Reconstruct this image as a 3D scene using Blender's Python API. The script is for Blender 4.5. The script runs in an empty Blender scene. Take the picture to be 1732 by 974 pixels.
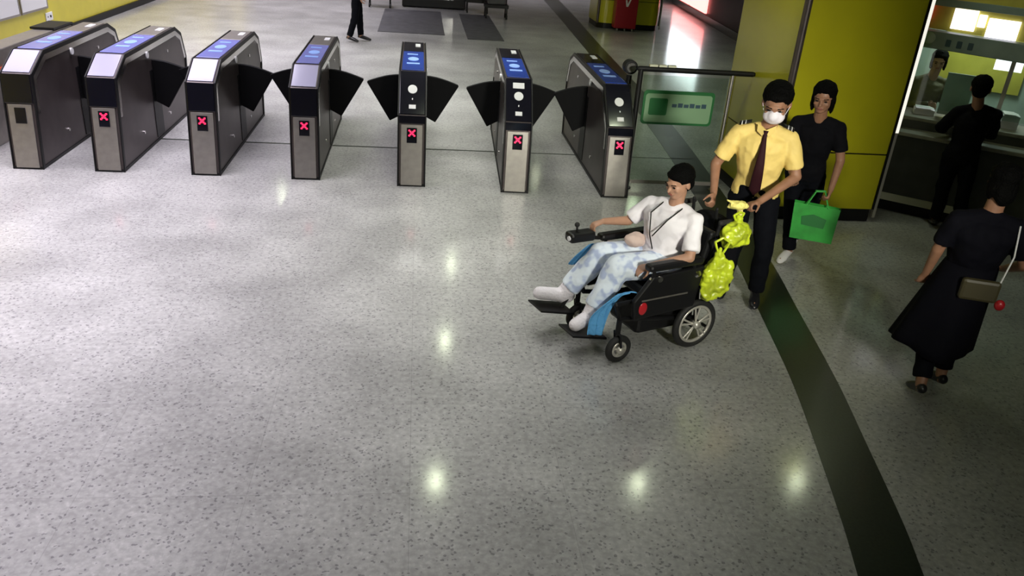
import bpy, bmesh, math, random
from mathutils import Vector, Matrix
random.seed(7)
C = bpy.context.scene.collection
S = bpy.context.scene
PI = math.pi

# ---------------------------------------------------------------- camera
CAMH = 2.7; FPX = 1342.0
cam_d = bpy.data.cameras.new('camera'); cam = bpy.data.objects.new('camera', cam_d); C.objects.link(cam)
Zw = -Vector((650-866, -(3300-487), -FPX)).normalized()
Yw = Vector((710-866, 487+165, -FPX)).normalized(); Yw = (Yw - Zw*Yw.dot(Zw)).normalized()
Xw = Yw.cross(Zw)
cam.matrix_world = Matrix.Translation((0, 0, CAMH)) @ Matrix((Xw, Yw, Zw)).to_4x4()
cam_d.sensor_width = 36; cam_d.lens = 36*FPX/1732; cam_d.clip_end = 200
S.camera = cam

# ---------------------------------------------------------------- world, exposure, lights
W = bpy.data.worlds.new('world'); S.world = W; W.use_nodes = True
W.node_tree.nodes['Background'].inputs[0].default_value = (.8, .85, .8, 1)
W.node_tree.nodes['Background'].inputs[1].default_value = .02
S.view_settings.view_transform = 'Standard'; S.view_settings.look = 'None'
S.view_settings.exposure = 0.0; S.view_settings.gamma = 1; S.view_settings.use_curve_mapping = False
CEIL = 3.4
def area(name, x, y, sx, sy, power, col, z=CEIL-.03, rot=(0, 0, 0), shape='RECTANGLE', spread=180):
    l = bpy.data.lights.new(name, 'AREA'); l.shape = shape; l.size = sx; l.size_y = sy
    l.energy = power; l.color = col; l.spread = math.radians(spread)
    o = bpy.data.objects.new(name, l); o.location = (x, y, z); o.rotation_euler = rot; C.objects.link(o); return o
LIL = (1.0, .93, 1.05); PL = 56
for y in (2.2, 4.9, 7.6, 10.3, 13.0, 15.7):
    for x in (-5.3, -2.7):
        area('ceiling_panel', x, y, 2.2, 1.7, PL*(.85 if x < -4 else 1.05)*(1.05 if y > 3 else .55), LIL, spread=98)
for (x, y) in [(-5.0, 18.8), (-2.2, 18.8), (-5.0, 22.5), (-2.2, 22.5), (-5, 27), (-2.2, 27), (-5, 32), (-1.8, 32), (1.2, 31), (4.2, 31)]:
    area('ceiling_panel', x, y, 2.2, 1.7, PL*1.3, LIL, spread=125)
for (x, y, p) in [(.1, 15.5, .5), (.2, 12.3, .75), (.4, 9.2, .46), (.3, 6.2, .40), (.4, 3.6, .17)]:
    area('ceiling_panel', x, y, 1.7, 1.5, PL*p, (1, .99, .93), spread=76)
for (x, y, p) in [(.7, 13.6, 9), (.5, 10.7, 9), (.3, 7.4, 8), (2.7, 7.3, 6), (4.7, 7.3, 5), (6.5, 7.4, 4), (2.5, 3.0, 3), (2.7, 11.6, 7), (5.4, 12.5, 16), (5.0, 17, 24), (3.0, 19, 16), (1.0, .8, 3), (-4.9, 17.3, 12), (-2.9, 17.1, 12)]:
    area('downlight', x, y, .11, .11, p, (.90, 1, .70), shape='DISK', spread=150)
tgt = Vector((2.25, 5.4, 1.3)); src = Vector((2.2, -1.6, 3.1))
o = area('officer_fill', src.x, src.y, .6, .4, 23, (1, .98, .84), z=src.z, spread=34); o.rotation_euler = (tgt-src).to_track_quat('-Z', 'Y').to_euler()  # unseen fill light added behind the camera to brighten the officer's front
area('booth_lamp', 6.5, 8.8, .9, .3, 22, (.9, 1, .98), z=2.5)

# ---------------------------------------------------------------- materials
def mat(name, col, rough=.5, metal=0, emit=0, ecol=None, spec=.5, coat=0, coat_r=.1, var=0, vscale=30, bump=0, bscale=60, alpha=1, trans=0):
    m = bpy.data.materials.new(name); m.use_nodes = True
    nt = m.node_tree; b = nt.nodes['Principled BSDF']
    b.inputs['Base Color'].default_value = (*col, 1); b.inputs['Roughness'].default_value = rough
    b.inputs['Metallic'].default_value = metal; b.inputs['Specular IOR Level'].default_value = spec
    b.inputs['Coat Weight'].default_value = coat; b.inputs['Coat Roughness'].default_value = coat_r
    b.inputs['Transmission Weight'].default_value = trans; b.inputs['Alpha'].default_value = alpha
    if emit:
        b.inputs['Emission Color'].default_value = (*(ecol or col), 1); b.inputs['Emission Strength'].default_value = emit
    tc = nt.nodes.new('ShaderNodeTexCoord')
    if var:
        n = nt.nodes.new('ShaderNodeTexNoise'); n.inputs['Scale'].default_value = vscale; n.inputs['Detail'].default_value = 3
        nt.links.new(tc.outputs['Object'], n.inputs['Vector'])
        r = nt.nodes.new('ShaderNodeMapRange'); r.inputs[1].default_value = .3; r.inputs[2].default_value = .7
        r.inputs[3].default_value = 1-var; r.inputs[4].default_value = 1+var
        nt.links.new(n.outputs[0], r.inputs[0])
        h = nt.nodes.new('ShaderNodeHueSaturation'); h.inputs['Color'].default_value = (*col, 1)
        nt.links.new(r.outputs[0], h.inputs['Value']); nt.links.new(h.outputs[0], b.inputs['Base Color'])
    if bump:
        n = nt.nodes.new('ShaderNodeTexNoise'); n.inputs['Scale'].default_value = bscale
        nt.links.new(tc.outputs['Object'], n.inputs['Vector'])
        bp = nt.nodes.new('ShaderNodeBump'); bp.inputs['Strength'].default_value = bump; bp.inputs['Distance'].default_value = .02
        nt.links.new(n.outputs[0], bp.inputs['Height']); nt.links.new(bp.outputs[0], b.inputs['Normal'])
    return m

def granite():
    m = mat('granite', (.5, .5, .5), .45, coat=.7, coat_r=.13, spec=.5)
    nt = m.node_tree; b = nt.nodes['Principled BSDF']; N = nt.nodes.new; L = nt.links.new
    tc = [n for n in nt.nodes if n.type == 'TEX_COORD'][0]
    big = N('ShaderNodeTexNoise'); big.inputs['Scale'].default_value = 1.3; big.inputs['Detail'].default_value = 4; L(tc.outputs['Object'], big.inputs['Vector'])
    mid = N('ShaderNodeTexNoise'); mid.inputs['Scale'].default_value = 30; mid.inputs['Detail'].default_value = 4; L(tc.outputs['Object'], mid.inputs['Vector'])
    fine = N('ShaderNodeTexVoronoi'); fine.inputs['Scale'].default_value = 85; L(tc.outputs['Object'], fine.inputs['Vector'])
    br = N('ShaderNodeTexBrick'); br.offset = 0; br.inputs['Scale'].default_value = 1; br.inputs['Brick Width'].default_value = .8; br.inputs['Row Height'].default_value = .8
    br.inputs['Mortar Size'].default_value = .002; br.inputs['Color1'].default_value = (.97, .97, .97, 1); br.inputs['Color2'].default_value = (1.03, 1.03, 1.03, 1); br.inputs['Mortar'].default_value = (.8, .8, .8, 1)
    L(tc.outputs['Object'], br.inputs['Vector'])
    r1 = N('ShaderNodeValToRGB'); r1.color_ramp.elements[0].position = .36; r1.color_ramp.elements[0].color = (.33, .33, .322, 1)
    r1.color_ramp.elements[1].position = .62; r1.color_ramp.elements[1].color = (.43, .43, .42, 1); L(mid.outputs[0], r1.inputs[0])
    r2 = N('ShaderNodeMapRange'); r2.inputs[1].default_value = .35; r2.inputs[2].default_value = .65; r2.inputs[3].default_value = .8; r2.inputs[4].default_value = 1.1; L(big.outputs[0], r2.inputs[0])
    sp = N('ShaderNodeSeparateColor'); L(fine.outputs['Color'], sp.inputs[0])
    r3 = N('ShaderNodeValToRGB'); r3.color_ramp.interpolation = 'CONSTANT'
    r3.color_ramp.elements[0].color = (.55, .55, .57, 1); r3.color_ramp.elements[1].position = .055; r3.color_ramp.elements[1].color = (1, 1, 1, 1)
    e = r3.color_ramp.elements.new(.9); e.color = (1.12, 1.12, 1.12, 1); L(sp.outputs[0], r3.inputs[0])
    def mul(a, c):
        x = N('ShaderNodeMix'); x.data_type = 'RGBA'; x.blend_type = 'MULTIPLY'; x.inputs[0].default_value = 1; L(a, x.inputs[6]); L(c, x.inputs[7]); return x.outputs[2]
    L(mul(mul(mul(r1.outputs[0], r2.outputs[0]), r3.outputs[0]), br.outputs[0]), b.inputs['Base Color'])
    return m

M = {
 'granite': granite(),
 'stripe': mat('dark green granite', (.012, .018, .010), .35, coat=.3, coat_r=.15, var=.3, vscale=60),
 'lime': mat('lime enamel panel', (.50, .47, .012), .3, var=.06, vscale=2, coat=.3),
 'limewall': mat('yellow enamel wall', (.62, .54, .03), .3, var=.06, vscale=3, coat=.3),
 'ceil': mat('ceiling panel', (.10, .10, .10), .8),
 'wall': mat('beige wall', (.35, .34, .28), .5),
 'black': mat('black plastic', (.006, .006, .007), .45, spec=.3),
 'gloss': mat('black glass', (.006, .006, .011), .12, coat=.5),
 'rubber': mat('black rubber', (.010, .010, .010), .7),
 'steel': mat('brushed steel', (.40, .375, .35), .36, metal=.85, var=.08, vscale=14),
 'side': mat('smoked steel side', (.085, .07, .07), .38, metal=.55, var=.15, vscale=5),
 'chrome': mat('chrome', (.75, .73, .72), .2, metal=1),
 'plate': mat('plate with painted lilac sheen', (.30, .29, .42), .3, coat=.4),  # lilac sheen of the reflected ceiling is put into this base colour
 'blue': mat('blue top panel', (.02, .06, .36), .2, coat=.6),
 'lilacblue': mat('pale blue top panel', (.22, .24, .62), .2, coat=.6),
 'white': mat('white plastic', (.75, .75, .78), .4),
 'bluewhite': mat('blue white label', (.25, .4, .8), .4),
 'redled': mat('red led', (.9, .02, .05), .4, emit=2.2, ecol=(1, .02, .09)),
 'red': mat('red plastic', (.45, .012, .02), .35, coat=.3),
 'darkred': mat('dark red panel', (.30, .008, .018), .35),
 'orange': mat('orange band', (.8, .10, .02), .4),
 'flap': mat('black padded flap', (.004, .004, .005), .7, spec=.15),
 'skin': mat('skin', (.42, .23, .15), .5, var=.08, vscale=20),
 'skin2': mat('skin tan', (.30, .15, .09), .5, var=.08, vscale=20),
 'hair': mat('black hair', (.002, .002, .002), .75, spec=.06, bump=.6, bscale=90),
 'yshirt': mat('pale yellow shirt cotton', (.74, .55, .17), .7, bump=.5, bscale=14, var=.07, vscale=8),
 'wshirt': mat('white shirt cotton', (.85, .82, .88), .7, bump=.5, bscale=14),
 'bshirt': mat('black cotton', (.004, .004, .006), .85, spec=.1, bump=.5, bscale=14),
 'btrouser': mat('black trouser cloth', (.003, .0035, .006), .85, spec=.1, bump=.4, bscale=12),
 'dress': mat('black dress cloth', (.003, .003, .006), .85, spec=.1, bump=.5, bscale=10),
 'tie': mat('dark maroon tie', (.022, .003, .006), .7, spec=.2),
 'mask': mat('pale mask', (.75, .70, .78), .6),
 'eye': mat('dark eye', (.01, .008, .008), .2),
 'lip': mat('lip', (.30, .10, .08), .5),
 'shoe': mat('black shoe', (.01, .01, .012), .35),
 'wshoe': mat('white shoe', (.70, .68, .68), .6),
 'sock': mat('white knit bootie', (.80, .76, .82), .8, bump=.4),
 'towel': mat('blue towel', (.10, .36, .70), .8, bump=.5, bscale=40),
 'bag': mat('lime plastic bag', (.55, .66, .03), .3, bump=.9, bscale=16, var=.35, vscale=9, trans=.1),
 'yclothm': mat('pale yellow cloth', (.85, .76, .22), .6, bump=.6, bscale=25),
 'greenbag': mat('green shopping bag', (.025, .33, .04), .45, var=.2, vscale=9),
 'greendark': mat('dark green print', (.01, .16, .03), .5),
 'pouch': mat('beige pink pouch', (.62, .47, .42), .6, bump=.4, bscale=20),
 'brown': mat('dark brown leather', (.05, .042, .018), .5),
 'signgreen': mat('green sign edge', (.01, .12, .03), .4),
 'signpale': mat('pale green sign face', (.20, .34, .20), .4),
 'signblue': mat('dark blue sign print', (.03, .07, .10), .4),
 'counter': mat('dark grey counter stone', (.055, .058, .048), .35, var=.2, vscale=5),
 'ledge': mat('grey stone ledge', (.22, .22, .17), .35, var=.15, vscale=8),
 'strip': mat('pale stone strip', (.62, .62, .48), .4),
 'beam': mat('grey teal fascia', (.20, .27, .26), .4, var=.15, vscale=4),
 'screen': mat('lit white panel', (.9, .9, .95), .4, emit=1.7, ecol=(.95, .90, 1)),
 'striplight': mat('lit edge strip', (.9, .88, .75), .4, emit=.9, ecol=(1, .96, .85)),
 'pinklit': mat('lit pink panel', (.9, .1, .2), .4, emit=1.2, ecol=(1, .03, .16)),
 'shoplit': mat('lit shop panel', (.9, .95, 1), .4, emit=5, ecol=(.85, .95, 1)),
 'shoppink': mat('lit shop red panel', (.9, .2, .2), .4, emit=4, ecol=(1, .22, .2)),
 'olive': mat('olive jacket', (.085, .075, .025), .7, bump=.4, bscale=14),
 'yellowboard': mat('yellow board', (.55, .50, .08), .5, var=.15, vscale=4),
 'tealboard': mat('pale teal board', (.38, .47, .42), .5, var=.15, vscale=4),
 'mat': mat('dark grey floor mat', (.07, .07, .075), .5, var=.3, vscale=5),
 'greymetal': mat('grey metal rim', (.55, .53, .48), .35, metal=.5),
}
def glass_mat(name, tint, a):
    m = bpy.data.materials.new(name); m.use_nodes = True; nt = m.node_tree; nt.nodes.clear()
    o = nt.nodes.new('ShaderNodeOutputMaterial'); t = nt.nodes.new('ShaderNodeBsdfTransparent'); g = nt.nodes.new('ShaderNodeBsdfGlossy')
    t.inputs[0].default_value = (*tint, 1); g.inputs['Roughness'].default_value = .05
    f = nt.nodes.new('ShaderNodeLayerWeight'); f.inputs[0].default_value = .12
    mx = nt.nodes.new('ShaderNodeMath'); mx.operation = 'MULTIPLY_ADD'; mx.inputs[1].default_value = .5; mx.inputs[2].default_value = a
    nt.links.new(f.outputs['Fresnel'], mx.inputs[0])
    s = nt.nodes.new('ShaderNodeMixShader'); nt.links.new(mx.outputs[0], s.inputs[0]); nt.links.new(t.outputs[0], s.inputs[1]); nt.links.new(g.outputs[0], s.inputs[2]); nt.links.new(s.outputs[0], o.inputs[0])
    return m
M['glass'] = glass_mat('clear glass', (.86, .93, .88), .03)
def floral():
    m = mat('white blue floral cotton', (.7, .75, .85), .75, bump=.4, bscale=14)
    nt = m.node_tree; b = nt.nodes['Principled BSDF']; tc = [n for n in nt.nodes if n.type == 'TEX_COORD'][0]
    v = nt.nodes.new('ShaderNodeTexNoise'); v.inputs['Scale'].default_value = 17; v.inputs['Detail'].default_value = 1
    r = nt.nodes.new('ShaderNodeValToRGB'); r.color_ramp.elements[0].position = .36; r.color_ramp.elements[0].color = (.44, .52, .74, 1)
    r.color_ramp.elements[1].position = .5; r.color_ramp.elements[1].color = (.74, .82, .93, 1)
    nt.links.new(tc.outputs['Object'], v.inputs['Vector']); nt.links.new(v.outputs[0], r.inputs[0]); nt.links.new(r.outputs[0], b.inputs['Base Color'])
    return m
M['floral'] = floral()

# ---------------------------------------------------------------- mesh helpers
def link(name, bm, m, parent=None, bevel=0, smooth=False, loc=None):
    bmesh.ops.recalc_face_normals(bm, faces=bm.faces)
    me = bpy.data.meshes.new(name); bm.to_mesh(me); bm.free()
    me.materials.append(M[m] if isinstance(m, str) else m)
    o = bpy.data.objects.new(name, me); C.objects.link(o)
    if parent: o.parent = parent
    if loc is not None: o.location = loc
    if smooth:
        for p in me.polygons: p.use_smooth = True
    if bevel:
        b = o.modifiers.new('bevel', 'BEVEL'); b.width = bevel; b.segments = 2; b.limit_method = 'ANGLE'
    return o
def tag(o, label=None, cat=None, group=None, kind=None):
    if label: o['label'] = label
    if cat: o['category'] = cat
    if group: o['group'] = group
    if kind: o['kind'] = kind
    return o
def thing(name, label, cat, loc=(0, 0, 0), rz=0, group=None):
    o = bpy.data.objects.new(name, None); C.objects.link(o); o.location = loc; o.rotation_euler = (0, 0, rz)
    o.empty_display_size = .1
    return tag(o, label, cat, group)
def box(bm, x0, x1, y0, y1, z0, z1, mtx=None):
    vs = [bm.verts.new((x, y, z)) for x in (x0, x1) for y in (y0, y1) for z in (z0, z1)]
    for f in ((0, 1, 3, 2), (4, 6, 7, 5), (0, 4, 5, 1), (2, 3, 7, 6), (0, 2, 6, 4), (1, 5, 7, 3)): bm.faces.new([vs[i] for i in f])
    if mtx is not None: bmesh.ops.transform(bm, matrix=mtx, verts=vs)
    return vs
def prism(bm, pts, fn0, fn1):
    a = [bm.verts.new(fn0(*p)) for p in pts]; b = [bm.verts.new(fn1(*p)) for p in pts]; n = len(pts)
    bm.faces.new(a); bm.faces.new(b[::-1])
    for i in range(n): bm.faces.new((a[i], a[(i+1) % n], b[(i+1) % n], b[i]))
def frame_of(d):
    d = Vector(d).normalized(); u = d.cross(Vector((0, 0, 1)))
    if u.length < .05: u = d.cross(Vector((0, 1, 0)))
    u.normalize(); return d, u, d.cross(u).normalized()
def loft(bm, rings, n=16, caps=True):
    """rings: (center, uvec, vvec) ellipses"""
    R = []
    for c, u, v in rings:
        c = Vector(c); u = Vector(u); v = Vector(v)
        R.append([bm.verts.new(c + u*math.cos(2*PI*k/n) + v*math.sin(2*PI*k/n)) for k in range(n)])
    for a, b in zip(R, R[1:]):
        for k in range(n): bm.faces.new((a[k], a[(k+1) % n], b[(k+1) % n], b[k]))
    if caps: bm.faces.new(R[0][::-1]); bm.faces.new(R[-1])
def cap(bm, p, q, r1, r2, n=14, k=3):
    p = Vector(p); q = Vector(q); d, u, v = frame_of(q-p); rings = []
    for i in range(k, -1, -1):
        a = PI/2*i/(k+.25); rings.append((p-d*r1*math.sin(a), u*r1*math.cos(a), v*r1*math.cos(a)))
    for i in range(0, k+1):
        a = PI/2*i/(k+.25); rings.append((q+d*r2*math.sin(a), u*r2*math.cos(a), v*r2*math.cos(a)))
    loft(bm, rings, n)
def cyl(bm, p, q, r1, r2=None, n=20):
    r2 = r1 if r2 is None else r2; p = Vector(p); q = Vector(q); d, u, v = frame_of(q-p)
    loft(bm, [(p, u*r1, v*r1), (q, u*r2, v*r2)], n)
def tube(bm, pts, r, n=10):
    for a, b in zip(pts, pts[1:]): cap(bm, a, b, r, r, n, 2)
def ell(bm, c, rx, ry, rz, basis=None, n=18):
    c = Vector(c); X, Y, Z = basis or (Vector((1, 0, 0)), Vector((0, 1, 0)), Vector((0, 0, 1))); rings = []
    for i in range(10):
        a = -PI/2 + PI*(i+.35)/9.7
        rings.append((c+Z*rz*math.sin(a), X*rx*math.cos(a), Y*ry*math.cos(a)))
    loft(bm, rings, n)
def ring_torus(bm, c, axis, R, r, n=32, m=10):
    d, u, v = frame_of(axis); c = Vector(c); rows = []
    for i in range(n):
        a = 2*PI*i/n; e = u*math.cos(a)+v*math.sin(a)
        rows.append([bm.verts.new(c+e*(R+r*math.cos(2*PI*j/m))+d*r*math.sin(2*PI*j/m)) for j in range(m)])
    for i in range(n):
        for j in range(m): bm.faces.new((rows[i][j], rows[(i+1) % n][j], rows[(i+1) % n][(j+1) % m], rows[i][(j+1) % m]))
def blob(name, bm, m, parent, voxel=.009, it=4, wob=0, wscale=.12):
    """merge the overlapping closed shapes of bm into one smooth continuous surface"""
    bmesh.ops.recalc_face_normals(bm, faces=bm.faces)
    me = bpy.data.meshes.new('tmp'); bm.to_mesh(me); bm.free()
    o = bpy.data.objects.new('tmp', me); C.objects.link(o)
    r = o.modifiers.new('r', 'REMESH'); r.mode = 'VOXEL'; r.voxel_size = voxel
    s = o.modifiers.new('s', 'SMOOTH'); s.iterations = it; s.factor = .5
    if wob:
        t = bpy.data.textures.new('folds', 'CLOUDS'); t.noise_scale = wscale; t.noise_depth = 1
        d = o.modifiers.new('d', 'DISPLACE'); d.texture = t; d.strength = wob; d.texture_coords = 'LOCAL'
    dg = bpy.context.evaluated_depsgraph_get(); dg.update()
    nm = bpy.data.meshes.new_from_object(o.evaluated_get(dg)); bpy.data.objects.remove(o); bpy.data.meshes.remove(me)
    nm.name = name; nm.materials.clear(); nm.materials.append(M[m])
    for p in nm.polygons: p.use_smooth = True
    b = bpy.data.objects.new(name, nm); C.objects.link(b); b.parent = parent
    return b
V = Vector
B = bmesh.new

# ---------------------------------------------------------------- room shell
def struct(name, bm, m, **k): return tag(link(name, bm, m, **k), kind='structure')
bm = B(); box(bm, -6.8, 12.5, -3, 36, -.1, 0); struct('floor', bm, 'granite')
bm = B(); box(bm, -6.8, 12.5, -3, 36, CEIL, CEIL+.1); struct('ceiling', bm, 'ceil')
bm = B(); box(bm, -6.8, -6.65, -3, 36, 0, CEIL); struct('wall_left', bm, 'limewall')
bm = B(); box(bm, 12.3, 12.5, -3, 36, 0, CEIL); struct('wall_right', bm, 'wall')
bm = B(); box(bm, -6.65, 12.3, 35.8, 36, 0, CEIL); struct('wall_back', bm, 'wall')
bm = B(); box(bm, -6.65, 12.3, -3, -2.8, 0, CEIL); struct('wall_front', bm, 'wall')
bm = B(); box(bm, -6.65, -6.60, -2.8, 35.8, 0, .13); struct('baseboard_left', bm, 'black', bevel=.004)
# curved dark stripe laid into the floor
def ribbon(pts, z0, z1, bm):
    T = [[bm.verts.new((x, y, z)) for (x, y) in (l, r) for z in (z0, z1)] for l, r in pts]
    for a, b in zip(T, T[1:]):
        bm.faces.new((a[1], a[3], b[3], b[1])); bm.faces.new((a[0], b[0], b[2], a[2])); bm.faces.new((a[0], a[1], b[1], b[0])); bm.faces.new((a[2], b[2], b[3], a[3]))
    bm.faces.new((T[0][0], T[0][2], T[0][3], T[0][1])); bm.faces.new((T[-1][0], T[-1][1], T[-1][3], T[-1][2]))
cen = [(2.05, 1.5, .34), (2.2, 2.35, .33), (2.35, 2.9, .33), (2.52, 3.6, .32), (2.68, 4.3, .32), (2.86, 5.3, .33), (3.05, 6.4, .34), (3.25, 8.2, .36), (3.5, 10.6, .38), (3.72, 13.6, .40), (3.95, 18, .44), (4.3, 24, .5), (4.55, 29, .55), (4.9, 35.7, .6)]
pts = []
for i in range(len(cen)-1):
    p0, p1, p2, p3 = cen[max(i-1, 0)], cen[i], cen[i+1], cen[min(i+2, len(cen)-1)]
    for s in range(6):
        t = s/6; q = [.5*((2*p1[k])+(-p0[k]+p2[k])*t+(2*p0[k]-5*p1[k]+4*p2[k]-p3[k])*t*t+(-p0[k]+3*p1[k]-3*p2[k]+p3[k])*t**3) for k in range(3)]
        pts.append(((q[0]-q[2]/2, q[1]), (q[0]+q[2]/2, q[1])))
bm = B(); ribbon(pts, .0005, .003, bm); struct('trim_1', bm, 'stripe')
bm = B(); box(bm, -6.6, 3.5, 9.47, 9.50, .0005, .003); struct('trim_2', bm, 'stripe')

# wall things: pale display panels and socket
def wall_panel(y0, y1, z0, z1, label):
    t = thing('display_panel', label, 'panel', (-6.65, (y0+y1)/2, z0), 0, 'display panels on the yellow wall')
    w = (y1-y0)/2
    bm = B(); box(bm, 0, .03, -w, w, 0, z1-z0); link('panel_face', bm, 'white', t, bevel=.004)
    bm = B(); box(bm, .0, .035, -w-.03, -w, -.03, z1-z0+.03); box(bm, .0, .035, w, w+.03, -.03, z1-z0+.03); box(bm, 0, .035, -w, w, -.03, 0); box(bm, 0, .035, -w, w, z1-z0, z1-z0+.03); link('panel_frame', bm, 'steel', t)
wall_panel(13.2, 14.75, .55, 1.7, 'pale grey display panel on the yellow wall, cut by the left picture edge')
wall_panel(14.86, 15.85, .55, 1.7, 'smaller pale grey display panel on the yellow wall, farther along it than its twin')
t = thing('wall_socket', 'pale green white wall socket low on the yellow wall', 'socket', (-6.65, 15.9, .3))
bm = B(); box(bm, 0, .02, -.14, .14, 0, .14); link('socket_plate', bm, 'white', t, bevel=.006)
bm = B(); cyl(bm, (.02, .04, .07), (.03, .04, .07), .022); link('socket_hole', bm, 'black', t); bm = B(); cyl(bm, (.02, -.07, .07), (.026, -.07, .07), .012); link('socket_hole', bm, 'black', t)

# ---------------------------------------------------------------- ticket gates
PROF_A = [(0, 0), (.06, .55), (.10, .93), (.44, 1.10), (2.28, 1.12), (2.52, 1.02), (2.66, .72), (2.60, 0)]
PROF_B = [(0, 0), (.05, .50), (.08, .73), (.46, 1.10), (2.28, 1.12), (2.52, 1.02), (2.66, .72), (2.60, 0)]
def inset(prof, d):
    n = len(prof); out = []
    for i in range(n):
        p0, p1, p2 = V(prof[i-1]), V(prof[i]), V(prof[(i+1) % n])
        a = (p1-p0).normalized(); b = (p2-p1).normalized()
        na = V((a.y, -a.x)); nb = V((b.y, -b.x)); k = (na+nb); k = k/ k.dot(na) if k.dot(na) else na
        out.append(p1+k*d)
    return [(p.x, p.y) for p in out]
def fprism(bm, prof, x0, x1): prism(bm, prof, lambda y, z: (x0, y, z), lambda y, z: (x1, y, z))
def on_face(a, b, s, off=0):
    """point on profile segment a-b at fraction s, lifted by off"""
    a = V(a); b = V(b); d = (b-a).normalized(); n = V((-d.y, d.x)); p = a+(b-a)*s+n*off; return (p.x, p.y)
def face_slab(bm, a, b, s0, s1, x0, x1, t0, t1):
    p = [on_face(a, b, s0, t0), on_face(a, b, s1, t0), on_face(a, b, s1, t1), on_face(a, b, s0, t1)]
    fprism(bm, p, x0, x1)
def face_oval(bm, a, b, s, cx, rx, ry, t0, t1, n=20):
    a = V(a); b = V(b); L = (b-a).length; A = []
    for t in (t0, t1):
        A.append([bm.verts.new((cx+rx*math.cos(2*PI*k/n), *on_face(a, b, s+ry/L*math.sin(2*PI*k/n), t))) for k in range(n)])
    bm.faces.new(A[0]); bm.faces.new(A[1][::-1])
    for k in range(n): bm.faces.new((A[0][k], A[0][(k+1) % n], A[1][(k+1) % n], A[1][k]))
HW = .135
def gate(x, y, label, kind, flaps, lit=True, oval_extra=False, turn=0):
    t = thing('ticket_gate', label, 'ticket gate', (x, y, 0), 0, 'ticket gates in the row')
    PROF = PROF_A if kind == 'plain' else PROF_B; zt = PROF[2][1]; t.rotation_euler = (0, 0, math.radians(turn))
    bm = B(); fprism(bm, PROF, -HW, HW); body = link('body', bm, 'side', t, bevel=.012)
    # black edge band running over front and top
    for s in (-1, 1):
        bm = B(); x0, x1 = sorted((s*HW, s*(HW+.012)))
        out = inset(PROF, -.004); inn = inset(PROF, .035)
        for i in range(len(PROF)-1):
            prism(bm, [out[i], out[i+1], inn[i+1], inn[i]], lambda a, b: (x0, a, b), lambda a, b: (x1, a, b))
        link('edge_band', bm, 'black', t)
        bm = B(); i1 = inset(PROF, .038); i2 = inset(PROF, .095)
        for i in (1, 2, 3, 4, 5):
            prism(bm, [i1[i], i1[i+1], i2[i+1], i2[i]], lambda a, b: (x0, a, b), lambda a, b: (x1, a, b))
        link('side_trim', bm, 'chrome' , t)
        bm = B(); cyl(bm, (s*(HW+.008), 1.12, .985), (s*(HW+.022), 1.12, .985), .036, n=24); link('side_sensor', bm, 'white', t)
        bm = B()
        for yy, zz in ((.75, .22), (1.75, .2), (1.9, .90)):
            bm = B(); cyl(bm, (s*HW, yy, zz), (s*(HW+.010), yy, zz), .018, n=14); link('small_sensor', bm, 'chrome', t)
        bm = B(); box(bm, *sorted((s*HW, s*(HW+.006))), 1.18, 1.46, .05, .80); link('flap_slot', bm, 'black', t)
    a0, a1, a2, a3, a4 = PROF[0], PROF[1], PROF[2], PROF[3], PROF[4]
    # lower silver panel, black band above
    bm = B(); face_slab(bm, a0, a2, .02, .64/zt, -HW+.025, HW-.025, 0, .012); link('front_panel', bm, 'steel', t, bevel=.004)
    bm = B(); fprism(bm, [on_face(a0, a2, .65/zt, 0), on_face(a0, a2, .65/zt, .014), on_face(a1, a2, 1.0, .016), on_face(a2, a3, .0, .0)], -HW+.004, HW-.004); link('black_band', bm, 'gloss', t, bevel=.004)
    sc = B(); face_slab(sc, a0, a2, .455/zt, .61/zt, -.052, .052, .012, .018); dsp = link('display', sc, 'gloss', t, bevel=.003)
    if lit:
        bm = B(); L = .93
        for sg in (-1, 1):
            for k in range(5):
                u = -1+k*.5; cx = sg*u*.026; s = (.557+u*.026)/zt
                face_slab(bm, a0, a2, s-.008/zt, s+.008/zt, cx-.009, cx+.009, .018, .021)
        link('red_cross', bm, 'redled', dsp)
    # slanted head plate
    if kind == 'plain':
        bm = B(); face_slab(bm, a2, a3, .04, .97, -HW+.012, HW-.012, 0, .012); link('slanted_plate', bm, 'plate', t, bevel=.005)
    else:
        bm = B(); face_slab(bm, a2, a3, .02, 1.0, -HW+.004, HW-.004, 0, .012); pl = link('slanted_plate', bm, 'gloss', t, bevel=.005)
        bm = B(); face_oval(bm, a2, a3, .58, 0, .048, .052, .012, .017); link('card_reader', bm, 'white', pl)
        bm = B(); face_oval(bm, a2, a3, .36, 0, .006, .012, .012, .015, 10); link('sensor_dot', bm, 'white', pl)
        bm = B(); face_slab(bm, a2, a3, .14, .23, -.035, .035, .012, .015); link('small_label', bm, 'white', pl)
        if oval_extra:
            bm = B(); face_slab(bm, a2, a3, .76, .89, -.06, .06, .012, .015); link('paper_label', bm, 'white', pl)
    # top: chrome nose strip, blue panel, tail plate
    bm = B(); face_slab(bm, a3, a4, .03, .62, -HW+.018, HW-.018, 0, .010); tp = link('top_panel', bm, 'lilacblue' if kind == 'plain' else 'blue', t, bevel=.004)
    bm = B(); face_slab(bm, a3, a4, .20, .24, -.07, .07, .010, .013); link('marking_bar', bm, 'bluewhite', tp)
    bm = B(); face_oval(bm, a3, a4, .36, 0, .06, .11, .010, .013); link('marking_oval', bm, 'bluewhite', tp)
    bm = B(); face_slab(bm, a3, a4, .50, .53, -.07, .05, .010, .013); link('marking_bar', bm, 'bluewhite', tp)
    bm = B(); face_slab(bm, a3, a4, .64, .98, -HW+.018, HW-.018, 0, .008); tl = link('tail_plate', bm, 'steel' if kind == 'plain' else 'gloss', t, bevel=.004)
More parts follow.
